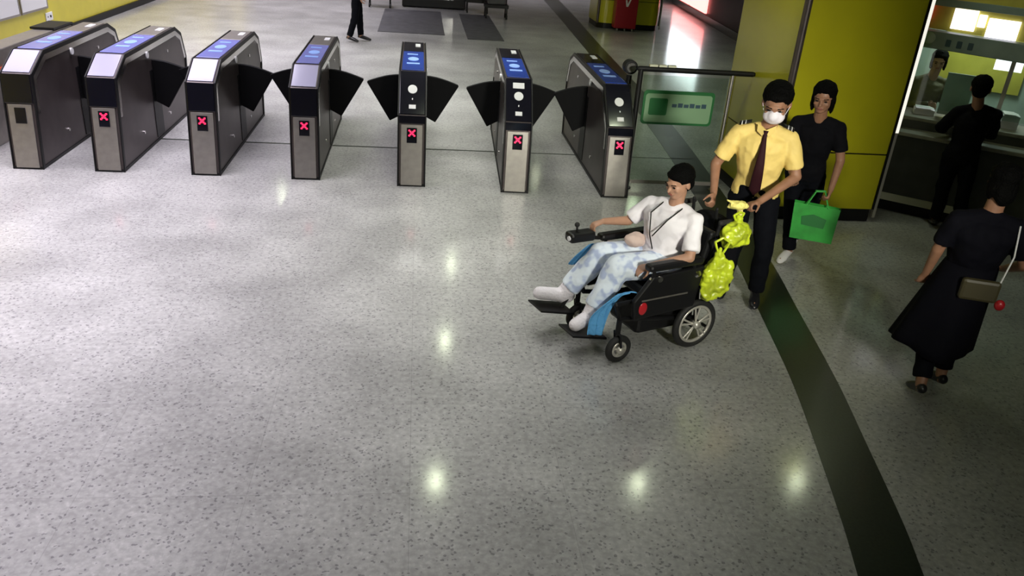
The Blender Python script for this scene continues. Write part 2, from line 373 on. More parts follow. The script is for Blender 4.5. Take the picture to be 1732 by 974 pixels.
    bm = B(); face_slab(bm, a3, a4, .80, .90, .02, .08, .008, .014); link('indicator', bm, 'white', tl)
    bm = B(); box(bm, -HW-.008, HW+.008, .0, 2.62, 0, .03); link('foot_plinth', bm, 'black', t)
    # sector shaped flaps
    for s in flaps:
        bm = B(); pts = [(s*(HW), .44), (s*(HW+.13), .37), (s*(HW+.39), .80)]
        for k in range(7):
            u = k/6; pts.append((s*(HW+.385-.385*u), (.815)+.09*math.sin(u*PI/2)))
        prism(bm, pts, lambda a, b: (a, 1.28, b), lambda a, b: (a, 1.33, b)); link('flap', bm, 'flap', t, bevel=.012)
GX = [(-3.87, 8.2), (-3.09, 8.2), (-2.145, 8.19), (-1.135, 8.16), (-.04, 8.05), (1.045, 7.95), (2.115, 7.9)]
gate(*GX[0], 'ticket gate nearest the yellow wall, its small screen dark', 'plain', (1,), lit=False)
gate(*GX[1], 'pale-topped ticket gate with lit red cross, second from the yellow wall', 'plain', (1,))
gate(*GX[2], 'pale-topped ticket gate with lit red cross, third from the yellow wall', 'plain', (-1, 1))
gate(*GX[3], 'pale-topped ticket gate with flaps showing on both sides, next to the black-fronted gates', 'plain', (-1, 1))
gate(*GX[4], 'black-fronted ticket gate with white oval reader, nearest the pale-topped gates', 'reader', (-1, 1))
gate(*GX[5], 'black-fronted ticket gate with paper label above its oval reader', 'reader', (-1, 1), oval_extra=True, turn=-2.2)
gate(*GX[6], 'black-fronted ticket gate beside the glass fence with the green sign', 'reader', (-1,))

# fence between last gate and the column
t = thing('glass_fence', 'glass fence with dark handrail between the last ticket gate and the lime column', 'fence', (2.3, 8.25, 0))
bm = B(); tube(bm, [(0, 0, 1.30), (1.24, 0, 1.30)], .028); link('handrail', bm, 'black', t)
bm = B(); cyl(bm, (1.03, 0, 0), (1.03, 0, 1.28), .024); cyl(bm, (1.03, 0, 0), (1.03, 0, .015), .06); link('post', bm, 'chrome', t)
bm = B(); cyl(bm, (.02, 0, 0), (.02, 0, 1.30), .028); cyl(bm, (.02, 0, 0), (.02, 0, .015), .06); link('post', bm, 'black', t)
bm = B(); box(bm, .06, .99, -.006, .006, .1, 1.24); link('glass_pane', bm, 'glass', t)
bm = B(); box(bm, .06, .99, -.012, .012, .06, .1); link('bottom_rail', bm, 'steel', t)
bm = B()
for k in range(3): box(bm, .10+k*.10, .185+k*.10, -.03, .012, 1.33, 1.35)
link('pale_labels', bm, 'strip', t)
sg = B(); 
def rrect(bm, x0, x1, z0, z1, y0, y1, r, n=5):
    pts = []
    for cx, cz, a0 in ((x1-r, z1-r, 0), (x0+r, z1-r, 90), (x0+r, z0+r, 180), (x1-r, z0+r, 270)):
        for k in range(n+1):
            a = math.radians(a0+90*k/n); pts.append((cx+r*math.cos(a), cz+r*math.sin(a)))
    prism(bm, pts, lambda a, b: (a, y0, b), lambda a, b: (a, y1, b))
st = tag(bpy.data.objects.new('sign', None), 'green bordered sign with dark square and blue print on the glass fence', 'sign'); C.objects.link(st); st.location = (2.38, 8.225, .73)
bm = B(); rrect(bm, 0, .78, 0, .36, 0, .012, .04); link('sign_border', bm, 'signgreen', st)
bm = B(); rrect(bm, .025, .755, .025, .325, -.004, 0, .03); link('sign_face', bm, 'signpale', st)
bm = B(); rrect(bm, .07, .27, .10, .28, -.007, -.004, .02); link('sign_symbol', bm, 'signgreen', st)
bm = B()
for k in range(6): box(bm, .32+k*.065, .372+k*.065, -.007, -.004, .19, .225+.01*(k % 2))
link('sign_print', bm, 'signblue', st)
t = thing('camera_post', 'small dark round-headed device standing beside the last ticket gate', 'device', (2.30, 8.62, 0))
bm = B(); cyl(bm, (0, 0, 0), (0, 0, 1.16), .03); cyl(bm, (0, 0, 0), (0, 0, .02), .08); link('post', bm, 'black', t)
bm = B(); cyl(bm, (0, -.05, 1.25), (0, .07, 1.25), .075, n=24); hd = link('head', bm, 'black', t, bevel=.01)
bm = B(); cyl(bm, (0, -.06, 1.25), (0, -.05, 1.25), .05, n=24); link('lens', bm, 'chrome', hd)

# barrier between first gate and the wall
t = thing('side_barrier', 'steel and glass barrier between the first gate and the yellow wall', 'barrier', (-6.6, 8.9, 0))
bm = B(); tube(bm, [(.05, 0, .98), (1.78, 0, .98)], .025); link('handrail', bm, 'steel', t)
for xx in (.1, .95, 1.75):
    bm = B(); cyl(bm, (xx, 0, 0), (xx, 0, .97), .022); link('post', bm, 'steel', t)
bm = B(); box(bm, .12, 1.72, -.006, .006, .08, .8); link('glass_pane', bm, 'glass', t)
t = thing('wide_gate_cabinet', 'low steel cabinet with orange band and dark rear cap, between first gate and wall', 'cabinet', (-4.60, 8.8, 0))
bm = B(); fprism(bm, [(0, 0), (0, .85), (.25, .96), (2.5, .96), (2.8, .85), (2.8, 0)], -.13, .13); link('body', bm, 'steel', t, bevel=.015)
bm = B(); fprism(bm, [(1.95, .965), (1.95, .99), (2.52, .99), (2.84, .86), (2.84, .6), (2.81, .6), (2.81, .86), (2.5, .965)], -.14, .14); link('rear_cap', bm, 'black', t)
bm = B(); box(bm, .13, .145, .15, 1.6, .70, .78); link('orange_band', bm, 'orange', t)

# ---------------------------------------------------------------- columns
def column(x0, x1, y0, y1, label, r=.04, strip_right=True, seam=True):
    t = thing('column', label, 'column', ((x0+x1)/2, (y0+y1)/2, 0)); hx = (x1-x0)/2; hy = (y1-y0)/2
    def rr(bm, g, z0, z1):
        pts = []
        for cx, cy, a0 in ((hx-r, hy-r, 0), (-hx+r, hy-r, 90), (-hx+r, -hy+r, 180), (hx-r, -hy+r, 270)):
            for k in range(6):
                a = math.radians(a0+18*k); pts.append((cx+(r+g)*math.cos(a), cy+(r+g)*math.sin(a)))
        prism(bm, pts, lambda a, b: (a, b, z0), lambda a, b: (a, b, z1))
    bm = B(); rr(bm, 0, .14, .715); rr(bm, 0, .73, CEIL); link('cladding', bm, 'lime', t)
    bm = B(); rr(bm, -.012, .70, .74); link('seam', bm, 'black', t)
    bm = B(); rr(bm, -.02, 0, .145); link('plinth', bm, 'black', t)
    bm = B(); rr2 = .016; cyl(bm, (-hx+.005, -hy+.005, .14), (-hx+.005, -hy+.005, CEIL), rr2+.02, n=16); link('corner_trim', bm, 'side', t)
    if strip_right:
        bm = B(); box(bm, hx, hx+.035, -hy-.004, -hy+.04, .95, CEIL-.02); link('edge_light', bm, 'striplight', t); bm = B(); box(bm, hx, hx+.03, -hy-.004, -hy+.04, .05, .95); link('edge_trim', bm, 'greymetal', t)
        bm = B(); box(bm, hx-.025, hx, -hy-.005, -hy+.02, .14, CEIL); link('edge_seam', bm, 'black', t)
column(3.56, 4.76, 7.38, 8.95, 'large lime yellow column with a lit white edge beside the service counter')
column(4.75, 6.45, 21.8, 23.2, 'distant lime column with black plinth and red cabinet in front', r=.25)

t = thing('red_cabinet', 'dark red upright cabinet with a small white mark, in front of distant column', 'cabinet', (5.42, 21.55, 0))
bm = B(); box(bm, -.29, .29, -.16, .16, .07, 1.5); link('body', bm, 'darkred', t, bevel=.02)
bm = B(); prism(bm, [(-.06, .78), (-.02, .78), (0, .68), (.05, .80), (.09, .80), (.02, .62), (-.03, .62)], lambda a, b: (a, -.166, b), lambda a, b: (a, -.16, b)); link('mark', bm, 'white', t)
bm = B(); box(bm, -.23, .23, -.168, -.16, .95, 1.4); link('door_panel', bm, 'red', t, bevel=.005)
for xx in (-.2, 0, .2):
    bm = B(); cyl(bm, (xx-.02, -.12, .035), (xx+.02, -.12, .035), .035); link('foot', bm, 'steel', t)

# ---------------------------------------------------------------- service counter (runs obliquely to the right)
CA = V((4.86, 7.98, 0)); CB = V((6.75, 6.50, 0)); cd = (CB-CA); CL = cd.length; crz = math.atan2(cd.y, cd.x)
t = thing('service_counter', 'long dark stone service counter with pale base strip, right of the lime column', 'counter', CA, crz)
bm = B(); box(bm, 0, CL, 0, .12, .20, .86); link('front', bm, 'counter', t)
bm = B(); box(bm, .02, CL, .04, .12, 0, .12); link('kick_plinth', bm, 'black', t)
bm = B(); box(bm, 0, CL, -.01, .12, .12, .20); link('pale_strip', bm, 'strip', t)
bm = B(); box(bm, 0, CL, -.16, .12, .86, .90); link('bag_shelf', bm, 'ledge', t, bevel=.008)
bm = B(); box(bm, 0, CL, .12, .65, .98, 1.02); link('worktop', bm, 'ledge', t, bevel=.008)
bm = B(); box(bm, 0, CL, .12, .16, .12, .98); link('upper_front', bm, 'counter', t)
t = thing('booth_glazing', 'glass screen with pale uprights standing on the service counter', 'glass screen', CA, crz)
for xx in (.02, 1.10, 1.75, CL-.05):
    bm = B(); box(bm, xx-.02, xx+.02, .28, .32, 1.022, 1.86); link('upright', bm, 'white', t)
for a, b_ in ((.04, 1.08), (1.12, 1.73), (1.77, CL-.07)):
    bm = B(); box(bm, a, b_, .297, .303, 1.10, 1.86); link('glass_pane', bm, 'glass', t)
FA = math.radians(-55)
fs = thing('booth_fascia', 'grey teal fascia with three dark square symbols over the service counter', 'fascia', (5.1, 8.3, 0), FA)
bm = B(); box(bm, .05, 1.7, 0, .22, 1.70, 1.87); link('board', bm, 'beam', fs, bevel=.008)
for k in range(3):
    bm = B(); rrect(bm, .48+k*.11, .53+k*.11, 1.74, 1.81, -.004, .0, .008); link('symbol', bm, 'signblue', fs)
bm = B(); ell(bm, (.30, -.002, 1.80), .07, .010, .06); link('green_emblem', bm, 'tealboard', fs)
# inside the booth
bth = CA
def inb(u, v, z): 
    c, s = math.cos(crz), math.sin(crz); return (CA.x+u*c-v*s, CA.y+u*s+v*c, z)
t = thing('booth_back_wall', 'pale yellow back wall inside the service booth', 'wall panel', CA, crz)
bm = B(); box(bm, -.2, 5.2, 2.2, 2.3, 0, 3.3); link('wall_face', bm, 'tealboard', t)
bm = B(); box(bm, .3, 1.25, 2.17, 2.2, 1.1, 2.0); link('yellow_board', bm, 'yellowboard', t)
bm = B(); box(bm, 2.2, 3.0, 2.17, 2.2, .9, 1.5); link('yellow_board', bm, 'yellowboard', t)
def over(name, m, u0, u1, v0, v1, z0, z1, lb, cat, group=None):
    bm = B(); box(bm, u0, u1, v0, v1, z0, z1); o = link(name, bm, m, bevel=.003); o.location = (5.1, 8.3, 0); o.rotation_euler = (0, 0, FA); return tag(o, lb, cat, group)
over('lit_panel', 'screen', .40, .63, .20, .23, 1.90, 2.10, 'lit white overhead panel above the booth, nearest the lime column', 'lit panel', 'lit panels over the booth')
over('lit_panel', 'screen', .65, .72, .20, .23, 1.95, 2.07, 'narrow lit white panel between the two larger lit panels', 'lit panel', 'lit panels over the booth')
over('lit_panel', 'screen', .75, 1.04, .20, .23, 1.84, 2.05, 'largest lit white overhead panel above the booth, at the right edge', 'lit panel', 'lit panels over the booth')
over('bulkhead', 'yellowboard', -.1, 1.8, .235, .30, 1.871, CEIL, 'pale yellow bulkhead carrying the lit panels above the booth', 'bulkhead')
over('poster', 'pinklit', .06, .15, .19, .23, 1.96, 2.6, 'narrow bright pink lit poster beside the column edge', 'poster')
over('header_rail', 'beam', .0, 1.8, .12, .18, 2.11, 2.18, 'long grey rail across the top of the booth front', 'rail')
bm = B(); box(bm, .92, 1.2, 1.5, 1.53, 1.44, 1.60); o = link('monitor', bm, 'screen'); o.location = CA; o.rotation_euler = (0, 0, crz); tag(o, 'bright white screen inside the booth seen through the glass', 'screen')
bm = B(); box(bm, .55, .82, .38, .41, 1.05, 1.48); o = link('notice_board', bm, 'tealboard'); o.location = CA; o.rotation_euler = (0, 0, crz); tag(o, 'pale teal notice board behind the booth glass above the customer', 'board')
t = thing('desk_monitor', 'dark computer monitor on the counter behind the glass', 'monitor', inb(1.62, .50, 1.02), crz+.2)
bm = B(); box(bm, -.2, .2, -.015, .015, .08, .34); link('screen', bm, 'gloss', t, bevel=.005)
bm = B(); box(bm, -.02, .02, .0, .03, .012, .12); box(bm, -.1, .1, -.06, .08, 0, .012); link('stand', bm, 'black', t)
for i, (u, w, lb) in enumerate(((.42, .2, 'stack of white papers on the counter behind the glass near the customer'), (1.22, .16, 'white paper box on the counter at the right picture edge'))):
    bm = B(); box(bm, -w/2, w/2, -.1, .1, 0, .05+.08*i); 
    for k in range(3): box(bm, -w/2+.01, w/2-.02*k, -.11, .09, .05+.08*i+k*.006, .055+.08*i+k*.006)
    o = link('paper_stack', bm, 'white'); o.location = inb(u, .42, 1.02); o.rotation_euler = (0, 0, crz+.15); tag(o, lb, 'papers')

# ---------------------------------------------------------------- distant things
t = thing('shop_front', 'black shop front wall at the far right with lit screens facing the hall', 'shop front', (0, 0, 0))
WA = V((8.05, 18.3)); WB = V((9.35, 30.2)); d = (WB-WA).normalized(); n = V((d.y, -d.x))
def quadbox(bm, a, b, th, z0, z1):
    prism(bm, [a, b, b+n*th, a+n*th], lambda p, q: (p, q, z0), lambda p, q: (p, q, z1))
def qb(bm, a, b, th, z0, z1):
    P = [a, b, b+n*th, a+n*th]; prism(bm, [(p.x, p.y) for p in P], lambda p, q: (p, q, z0), lambda p, q: (p, q, z1))
bm = B(); qb(bm, WA, WB, .3, .2, 2.9); link('wall_face', bm, 'black', t)
bm = B(); qb(bm, WA-n*.05, WB-n*.05, .1, 0, .2); link('base', bm, 'gloss', t)
wy = lambda y: WA+d*((y-WA.y)/d.y)
for a, b_ in ((24.6, 26.9), (27.1, 29.6)):
    bm = B(); qb(bm, wy(a)-n*.08, wy(b_)-n*.08, .06, .85, 2.2); link('white_screen', bm, 'shoplit', t)
    bm = B(); qb(bm, wy(a)-n*.08, wy(b_)-n*.08, .06, .25, .80); link('red_screen', bm, 'shoppink', t)
for (x0, x1, y0, y1, lb) in ((-.90, .62, 18.9, 23.2, 'larger dark grey floor mat left of the bright gap at the top'), (1.12, 1.95, 18.5, 23.0, 'narrower dark grey floor mat right of the bright gap at the top')):
    bm = B(); box(bm, x0, x1, y0, y1, .001, .012); o = link('floor_mat', bm, 'mat', bevel=.003); tag(o, lb, 'floor mat', 'floor mats')
t = thing('security_scanner', 'black low machine spanning between the floor mats at top edge', 'machine', (.4, 24.3, 0))
bm = B(); box(bm, -.85, .95, -.4, .5, .02, .9); link('housing', bm, 'black', t, bevel=.03)
bm = B(); box(bm, -.5, .6, -.41, -.4, .25, .8); link('panel', bm, 'gloss', t)
def cart(x, y, lb):
    t = thing('luggage_cart', lb, 'cart', (x, y, 0), 0, 'dark carts beside the scanner')
    bm = B(); box(bm, -.32, .32, -.25, .25, .28, .36); tube(bm, [(-.3, .24, .3), (-.3, .24, .95), (.3, .24, .95), (.3, .24, .3)], .02); link('frame', bm, 'black', t)
    bm = B(); box(bm, -.24, .24, -.18, .2, .362, .72); link('case', bm, 'mat', t, bevel=.03)
    for sx in (-.28, .28):
        for sy in (-.2, .2):
            bm = B(); cyl(bm, (sx-.02, sy, .06), (sx+.02, sy, .06), .06); cyl(bm, (sx, sy, .06), (sx, sy, .3), .018, n=8); link('wheel', bm, 'rubber', t)
cart(-1.05, 23.6, 'dark wheeled cart behind the standing legs at the top edge')
cart(2.1, 22.6, 'dark wheeled cart at the right corner of the narrow floor mat')
cart(1.65, 23.6, 'dark wheeled cart between the scanner and its nearer twin cart')

# ---------------------------------------------------------------- people
def hand(bm, w, d, pn, side, curl=.5, s=1.0):
    """w wrist, d direction to the knuckles, pn palm normal (towards which fingers bend), side = thumb direction"""
    w = V(w); d = V(d).normalized(); pn = V(pn); pn = (pn-d*pn.dot(d)).normalized(); t = d.cross(pn)*side
    k = w+d*.085*s
    loft(bm, [(w-d*.01, t*.022*s, pn*.016*s), (w+d*.02*s, t*.030*s, pn*.017*s), (w+d*.06*s, t*.040*s, pn*.016*s), (k, t*.040*s, pn*.012*s), (k+d*.008, t*.03*s, pn*.007*s)], 14)
    for i, (o, L) in enumerate(((.030, .072), (.010, .080), (-.010, .074), (-.029, .058))):
        p = k+t*o*s-d*.008; a = curl*.9; q = p
        for j, f in enumerate((.45, .32, .25)):
            dd = d*math.cos(a)+pn*math.sin(a)+t*o*1.2; q = p+dd.normalized()*L*f*s; r = (.0095-.0012*j)*s
            cap(bm, p, q, r, r*.92, 8, 2); p = q; a += curl*1.1
    p = w+d*.02*s+t*.026*s
    for j, (f, ang) in enumerate(((.04, .7), (.03, .45), (.024, .25))):
        dd = d*math.cos(ang)+t*math.sin(ang)+pn*(.35+.4*curl); q = p+dd.normalized()*f*s; cap(bm, p, q, (.013-.002*j)*s, (.011-.002*j)*s, 8, 2); p = q
def basis_from(f, up=(0, 0, 1)):
    f = V(f).normalized(); up = V(up); r = f.cross(up).normalized(); return r, f, r.cross(f).normalized()   # right, forward, up
def head_shapes(bm, h, f, up, s=1.0, ears=True):
    r, f, u = basis_from(f, up); bs = (r, f, u); h = V(h)
    ell(bm, h+u*.03*s-f*.012*s, .074*s, .092*s, .083*s, bs); ell(bm, h+f*.018*s-u*.025*s, .062*s, .070*s, .080*s, bs)
    ell(bm, h+f*.052*s-u*.078*s, .033*s, .028*s, .026*s, bs)
    ell(bm, h+f*.082*s+u*.020*s, .048*s, .012*s, .014*s, bs)
    cap(bm, h+f*.086*s+u*.008*s, h+f*.102*s-u*.024*s, .008*s, .013*s, 10, 2)
    ell(bm, h+f*.080*s-u*.052*s, .026*s, .012*s, .010*s, bs)
    for sg in (-1, 1):
        ell(bm, h+r*sg*.036*s+f*.066*s-u*.022*s, .022*s, .016*s, .018*s, bs)
        if ears: ell(bm, h+r*sg*.076*s-f*.008*s-u*.005*s, .010*s, .020*s, .030*s, bs)
def face_parts(root, h, f, up, s=1.0, mouth=True):
    r, f, u = basis_from(f, up); bs = (r, f, u); h = V(h)
    bm = B()
    for sg in (-1, 1): ell(bm, h+r*sg*.032*s+f*.084*s+u*.004*s, .013*s, .006*s, .006*s, bs, 10)
    link('eyes', bm, 'eye', root, smooth=True)
    bm = B()
    for sg in (-1, 1): cap(bm, h+r*sg*.018*s+f*.092*s+u*.022*s, h+r*sg*.048*s+f*.082*s+u*.024*s, .0035*s, .003*s, 6, 2)
    link('eyebrows', bm, 'hair', root, smooth=True)
    if mouth:
        bm = B(); ell(bm, h+f*.091*s-u*.052*s, .022*s, .006*s, .007*s, bs, 10); link('lips', bm, 'lip', root, smooth=True)
def person(label, loc, J, o):
    """J: joints in world metres, o: outfit. The body is one continuous surface."""
    L0 = V(loc); t = thing('person', label, 'person', loc); j = {k: V(v)-L0 for k, v in J.items()}
    f = V(o['face']).normalized(); tf = V(o.get('torso', o['face'])); tf.z = 0; tf.normalize()
    s = o.get('s', 1.0); up = V(o.get('up', (0, 0, 1)))
    sh = (j['sR']+j['sL'])/2; ax = (j['sR']-j['sL']).normalized(); hx = (j['hR']-j['hL']).normalized(); pv = (j['hR']+j['hL'])/2
    spine = (sh-pv).normalized(); w = o.get('w', 1.0); sw = (j['sR']-j['sL']).length/2
    def torso(bm, g, bottom=True, upto=1.0, hem=0.0, flare=0):
        fx = lambda a: spine.cross(a).normalized()
        A = lambda k: (hx*(1-k)+ax*k).normalized()
        lv = [(-.12+hem, .105, .085), (-.02, .155, .105), (.10, .155, .105), (.36, .130, .098), (.62, .150, .110), (.84, .165, .112), (.97, .150, .090), (1.04, .085, .062)]
        if not bottom: lv = [(hem, .155+flare, .108+flare)]+[l for l in lv[2:]]
        R = []
        for k, rx, ry in lv:
            c = pv+(sh-pv)*k; a = A(max(0, min(1, k))); q = fx(a); rx2 = rx*w*(sw/.165 if k > .7 else 1)*s
            R.append((c+q*0, a*(rx2+g), q*(ry*w*s+g)))
        loft(bm, R, 20)
    skin = o.get('skin', 'skin'); sc = s; hc = s*o.get('hsc', 1.0)
    bm = B(); torso(bm, 0); cap(bm, sh+spine*.0, j['head']-f*.02-up*.06, .060*sc, .054*sc); head_shapes(bm, j['head'], f, up, hc)
    for a in 'RL': cap(bm, sh+spine*.055*sc, j['s'+a]*.8+sh*.2+spine*.012, .052*sc, .040*sc)
    for a in 'RL':
        cap(bm, j['s'+a], j['e'+a], .048*sc, .039*sc); cap(bm, j['e'+a], j['w'+a], .040*sc, .026*sc); 
        cap(bm, j['h'+a], j['k'+a], .083*sc, .056*sc); m_ = j['k'+a]*.65+j['a'+a]*.35; cap(bm, j['k'+a], m_, .055*sc, .056*sc); cap(bm, m_, j['a'+a], .055*sc, .036*sc)
        ft = j['t'+a]-j['a'+a]; cap(bm, j['a'+a]-ft*.15-V((0, 0, .01)), j['t'+a], .036*sc, .026*sc)
        hd = V(o.get('hand'+a, j['w'+a]-j['e'+a])); hand(bm, j['w'+a], hd, o.get('palm'+a, tf), -1 if a == 'R' else 1, o.get('curl'+a, .45), sc)
    blob('body', bm, skin, t, .0065, 3)
    if not o.get('noface'): face_parts(t, j['head'], f, up, hc, not o.get('mask'))
    r_, f_, u_ = basis_from(f, up); bs = (r_, f_, u_); h = j['head']
    # hair
    bm = B(); ell(bm, h+u_*.047*hc-f_*.026*hc, .090*hc, .098*hc, .082*hc, bs); ell(bm, h-f_*.052*hc-u_*.002*hc, .076*hc, .058*hc, .080*hc, bs)
    hs = o.get('hair', 'short')
    if hs == 'short': ell(bm, h+u_*.075*hc+f_*.040*hc, .060*hc, .045*hc, .030*hc, bs)
    if hs in ('bob', 'long'):
        for sg in (-1, 1): ell(bm, h+r_*sg*.070*hc-f_*.018*hc-u_*.035*hc, .020*hc, .050*hc, .085*hc, bs)
        ell(bm, h-f_*.070*hc-u_*.06*hc, .070*hc, .040*hc, .09*hc, bs); ell(bm, h+u_*.078*hc+f_*.030*hc, .062*hc, .048*hc, .026*hc, bs)
    if hs == 'bun': ell(bm, h-f_*.115*hc+u_*.03*hc, .042*hc, .040*hc, .042*hc, bs); ell(bm, h+u_*.07*hc+f_*.03*hc, .062*hc, .048*hc, .03*hc, bs)
    blob('hair', bm, 'hair', t, .008, 3, wob=.010, wscale=.03)
    # top
    if o.get('top'):
        bm = B(); torso(bm, .016+o.get('loose', 0), bottom=False, hem=o.get('hem', -.02), flare=o.get('flare', 0))
        for a in 'RL':
            e = j['s'+a]+(j['e'+a]-j['s'+a])*o.get('sleeve', .72)
            cap(bm, sh+spine*.050*sc, j['s'+a]*.85+sh*.15+spine*.008, .060*sc, .052*sc); cap(bm, j['s'+a]-(j['s'+a]-sh)*.15, j['s'+a], .060*sc, .059*sc); d_, u1, v1 = frame_of(e-j['s'+a])
            loft(bm, [(j['s'+a], u1*.060*sc, v1*.060*sc), (e, u1*.070*sc, v1*.070*sc)], 14)
            if o.get('sleeve', .72) > 1: cap(bm, j['e'+a], j['w'+a]*.93+j['e'+a]*.07, .058*sc, .044*sc)
        nb = sh+spine*.045; d_, u1, v1 = frame_of(spine); loft(bm, [(sh-spine*.02, u1*.085*sc, v1*.08*sc), (nb, u1*.070*sc, v1*.068*sc)], 16)
        blob(o.get('topname', 'shirt'), bm, o['top'], t, .009, 5, wob=o.get('wob', .022), wscale=.09)
    # trousers
    if o.get('legs'):
        bm = B(); fx = spine.cross(hx).normalized(); k0 = o.get('waist', .22)
        loft(bm, [(pv+(sh-pv)*k0, hx*.150*w*s, fx*.118*w*s), (pv+(sh-pv)*.05, hx*.172*w*s, fx*.125*w*s), (pv-spine*.05, hx*.150*s, fx*.110*s)], 20)
        for a in 'RL':
            q = j['a'+a]*o.get('leglen', .93)+j['k'+a]*(1-o.get('leglen', .93)); wd = o.get('legw', 1)
            cap(bm, j['h'+a], j['k'+a], .098*s*wd, .075*s*wd); d_, u1, v1 = frame_of(q-j['k'+a]); loft(bm, [(j['k'+a], u1*.074*s*wd, v1*.074*s*wd), (q, u1*.064*s*wd, v1*.064*s*wd)], 14)
        blob('trousers', bm, o['legs'], t, .010, 5, wob=.02, wscale=.10)
    if o.get('skirt'):
        bm = B(); n = 48; rows = []; c1 = V(o['skirt'])-L0
        for i in range(13):
            k = i/12; c = (pv+spine*.16)*(1-k)+c1*k; rx = (.168+.10*k**.9)*s; ry = (.135+.14*k**.9)*s
            fx = hx.cross(V((0, 0, 1))).normalized()
            rows.append([c+hx*(rx*(1+.07*k*math.sin(ph*7+1)))*math.cos(ph)+fx*(ry*(1+.09*k*math.sin(ph*5)))*math.sin(ph)+V((0, 0, .02*k*math.sin(ph*3))) for ph in [2*PI*q/n for q in range(n)]])
        rv = [[bm.verts.new(p) for p in r] for r in rows]
        for a, b in zip(rv, rv[1:]):
            for q in range(n): bm.faces.new((a[q], a[(q+1) % n], b[(q+1) % n], b[q]))
        bm.faces.new(rv[0])
        sk = link('skirt', bm, o['top'], t, smooth=True); sol = sk.modifiers.new('solid', 'SOLIDIFY'); sol.thickness = .008
    # shoes
    for a in 'RL':
        ft = (j['t'+a]-j['a'+a]); fd = ft.normalized(); sd = fd.cross(V(o.get('shoeup', (0, 0, 1)))).normalized(); uu = sd.cross(fd).normalized()
        heel = j['a'+a]-ft*.25-uu*.01; toe = j['t'+a]+ft*.12; bm = B()
        loft(bm, [(heel-fd*.015, sd*.015, uu*.015), (heel, sd*.034*sc, uu*.036*sc), (heel*.6+toe*.4+uu*.004, sd*.040*sc, uu*.038*sc), (heel*.25+toe*.75, sd*.046*sc, uu*.032*sc), (toe, sd*.034*sc, uu*.022*sc), (toe+fd*.02, sd*.012, uu*.01)], 16)
        if o.get('boot'): cap(bm, heel+uu*.01, toe*.9+heel*.1+uu*.01, .052, .046); cap(bm, j['a'+a], j['a'+a]*.7+j['k'+a]*.3, .055, .066)
        blob(o.get('shoename', 'shoe'), bm, o['shoe'], t, .007, 4)
    if o.get('mask'):
        bm = B(); ell(bm, h+f_*.058*hc-u_*.045*hc, .064*hc, .052*hc, .050*hc, bs); ell(bm, h+f_*.085*hc-u_*.030*hc, .036*hc, .034*hc, .036*hc, bs); blob('face_mask', bm, 'mask', t, .007, 3)
        bm = B()
        for sg in (-1, 1): tube(bm, [h+r_*sg*.062*hc+f_*.05*hc-u_*.03*hc, h+r_*sg*.082*hc-f_*.005*hc+u_*.008*hc], .002, 6)
        link('mask_strap', bm, 'mask', t)
    return t, j

# --- officer
loc = (2.55, 5.45, 0)
J = dict(head=(2.50, 5.33, 1.605), sR=(2.33, 5.47, 1.365), sL=(2.66, 5.33, 1.365), eR=(2.22, 5.53, 1.10), wR=(2.17, 5.34, .93), eL=(2.735, 5.27, 1.10), wL=(2.43, 5.13, .95),
         hR=(2.46, 5.51, .86), hL=(2.63, 5.43, .86), kR=(2.47, 5.50, .47), kL=(2.67, 5.38, .46), aR=(2.50, 5.62, .085), aL=(2.71, 5.45, .085), tR=(2.43, 5.47, .04), tL=(2.65, 5.30, .04))
t, j = person('person in pale yellow uniform shirt, dark tie and face mask, standing behind the wheelchair', loc, J,
    dict(face=(-.42, -.82, -.38), torso=(-.45, -.89, 0), skin='skin2', top='yshirt', sleeve=.78, hem=.10, loose=.004, legs='btrouser', waist=.28, shoe='shoe', mask=True, hsc=1.22, hair='short', curlR=.9, curlL=.9, s=.98, w=1.05,
         handL=(-.9, -.3, -.1), palmL=(0, -.3, -1), palmR=(-.6, -.3, -.7)))
L0 = V(loc); tfv = V((-.40, -.91, 0)).normalized()
nk = V((2.495, 5.40, 1.405))-L0+tfv*.105; bt = V((2.53, 5.47, .98))-L0+tfv*.175; chst = V((2.50, 5.40, 1.2))-L0+tfv*.172
sdv = V((-tfv.y, tfv.x, 0))
bm = B(); loft(bm, [(nk+V((0, 0, .015)), sdv*.02, tfv*.014), (nk-V((0, 0, .03)), sdv*.014, tfv*.012), (chst, sdv*.030, tfv*.012), (chst*.5+bt*.5+tfv*.01, sdv*.038, tfv*.011), (bt, sdv*.042, tfv*.011), (bt-V((0, 0, .04)), sdv*.006, tfv*.005)], 12)
link('tie', bm, 'tie', t, smooth=True)
for sg in (-1, 1):
    bm = B(); a = V((2.495+sg*.10, 5.40-sg*.04, 1.452))-L0; b = V((2.495+sg*.175, 5.40-sg*.075, 1.425))-L0
    loft(bm, [(a, V((0, 0, .012)), sdv.cross(V((0, 0, 1)))*.028), (b, V((0, 0, .014)), sdv.cross(V((0, 0, 1)))*.034)], 14); ep = link('epaulette', bm, 'black', t, smooth=True)
    for k in (.45, .75):
        bm = B(); c = a+(b-a)*k; e = c+(b-a)*.07; loft(bm, [(c, V((0, 0, .0145)), sdv.cross(V((0, 0, 1)))*.036), (e, V((0, 0, .0145)), sdv.cross(V((0, 0, 1)))*.036)], 14); link('white_bar', bm, 'white', ep)
bm = B(); v_ = V((2.54, 5.47, .965))-L0; loft(bm, [(v_, sdv*.165, tfv*.13), (v_+V((0, 0, .035)), sdv*.163, tfv*.129)], 24); bl = link('belt', bm, 'black', t, smooth=False)
